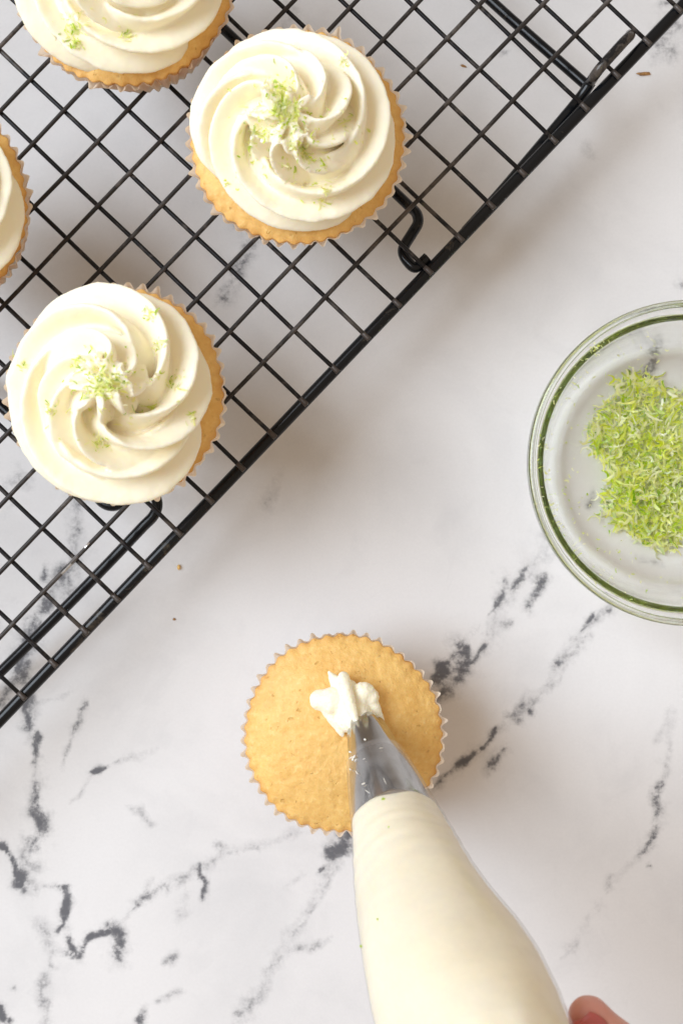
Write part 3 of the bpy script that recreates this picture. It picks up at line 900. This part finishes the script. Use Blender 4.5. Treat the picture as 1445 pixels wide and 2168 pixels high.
V3, F3, C3 = shreds(tp, tn, 37, lmin=.2, lmax=.7, wid=.030, lift=.05, curl=1.5, tints=[((0.93, 0.94, 0.72), .6), ((0.86, 0.90, 0.45), .4)])
V2, F2, C2 = shreds(pts, nrm, 35, lmin=.06, lmax=.24, wid=.04, lift=.02)
V_, F_ = join([(V1, F1), (V2, F2), (V3, F3)])
zp = zest_obj('lime_zest', V_, F_, np.vstack([C1, C2, C3]), None)
zp.location = bc*CM
tag(zp, 'loose pile of bright green grated lime zest in the glass bowl', 'zest', kind='stuff')

# ------------------------------------------------------------------ hand
E = A + ax*11.0
parts = []
def around(s, deg, rad):
    """point on the bag's girth: 0 = right side, 90 = underside, 180 = left side, -90 = top"""
    a = math.radians(deg)
    off = np.interp(s, SP_S, SP_O)
    return A + ax*s + e1*off + (e1*math.cos(a) - e2*math.sin(a))*rad
TH0 = P(1246, 2154, 14.0)
TH1 = P(1318, 2240, 13.6)
parts.append(capsule([TH0, P(1272, 2192, 13.9), TH1, around(14.6, 34, 4.3), around(17.0, 50, 4.6)], [.62, .74, .82, 1.0, 1.3]))
for k, (s, ln) in enumerate(((15.0, 1.0), (16.6, 1.06), (18.1, 1.0), (19.4, .85))):
    rr = max(np.interp(s, SP_S, SP_R) + .78, 2.0)
    end = 108 + 105*ln
    q = [around(s+.5, 60, rr+1.4), around(s+.2, 84, rr+.55), around(s, 108, rr+.2), around(s, 108+(end-108)*.45, rr), around(s, end-18, rr-.03), around(s, end, rr-.05)]
    parts.append(capsule(q, [.95, .92, .86, .78, .72, .62]))
parts.append(capsule([around(15.6, 56, 4.4), around(17.0, 57, 4.4), around(18.6, 57, 4.2), around(20.0, 58, 4.0)], [1.1, 1.35, 1.35, 1.1]))
parts.append(capsule([around(16.2, 50, 4.7), around(18.0, 52, 5.1), around(20.2, 53, 5.4)], [1.2, 1.5, 1.5]))
wr = around(20.0, 52, 7.2)
parts.append(capsule([around(17.8, 54, 4.7), around(18.8, 53, 5.8), wr, wr + np.array([3.5, -6.5, 1.0]), wr + np.array([7.5, -13.5, 1.5])], [1.5, 1.9, 2.1, 2.5, 3.1]))
v_, f_ = join(parts)
hand_c = around(16.5, 0, 4.5)
hand = link('hand', v_ - hand_c, f_, M_skin)
hand.location = hand_c*CM
remeshed(hand, 0.13, 8, 0.5)
tag(hand, 'bare hand gripping the piping bag, only a pinkish thumb tip in view', 'hand')
# thumb nail
nd_ = (TH0 - TH1); nd_ /= np.linalg.norm(nd_)
up = np.array([-.28, -.22, 1.0]); up -= nd_*up.dot(nd_); up /= np.linalg.norm(up)
sd = np.cross(nd_, up)
V_, F_ = [], []
gu, gv = 13, 9
for i in range(gu):
    for j in range(gv):
        x = -1 + 2*i/(gu-1); y = -1 + 2*j/(gv-1)
        wx = .52*(1 - 0.25*max(0, y)**2 - .12*max(0, -y)**2)
        a_ = x*wx/.62*1.05
        cen = TH0 + nd_*(y*.55 - .02)
        rad_ = .645 + .02*(1-x*x) - .06*max(0, y)**2
        V_.append(cen + up*math.cos(a_)*rad_ + sd*math.sin(a_)*rad_)
for i in range(gu-1):
    for j in range(gv-1):
        F_.append((i*gv+j, (i+1)*gv+j, (i+1)*gv+j+1, i*gv+j+1))
nail = link('nail', np.array(V_) - hand_c, F_, M_nail, hand)
sol = nail.modifiers.new('thick', 'SOLIDIFY'); sol.thickness = 0.05*CM; sol.offset = -0.5

# ------------------------------------------------------------------ crumbs on the table
def crumb(px, py, L, w, angd, label, mat, seed):
    r1 = np.random.default_rng(seed)
    c = P(px, py, 0)
    bm = bmesh.new(); bmesh.ops.create_icosphere(bm, subdivisions=2, radius=1.0)
    V_ = []
    for v in bm.verts:
        p = np.array(v.co); k = 1 + .45*nz(p, 1.6, seed)
        V_.append((p[0]*L*k, p[1]*w*k*(1+.5*nz(p, 3.0, seed+4)), p[2]*w*.8*k + w*.55))
    F_ = [tuple(v.index for v in f.verts) for f in bm.faces]; bm.free()
    o = link('crumb', V_, F_, mat)
    o.location = c*CM; o.rotation_euler.z = math.radians(angd)
    tag(o, label, 'crumb', 'crumbs fallen on the marble')
crumb(1362, 157, .27, .07, 2, 'long brown crumb on the marble near the upper right corner', M_crumb, 1)
crumb(379, 1201, .06, .10, 0, 'pale tan crumb on the marble beside the rack\'s front bar', M_cake, 2)
crumb(369, 1311, .06, .045, 0, 'tiny reddish brown crumb on the marble between rack and plain cupcake', M_crumb, 3)
crumb(980, 140, .12, .04, -20, 'small brown crumb on the marble seen through the rack\'s grid', M_crumb, 4)
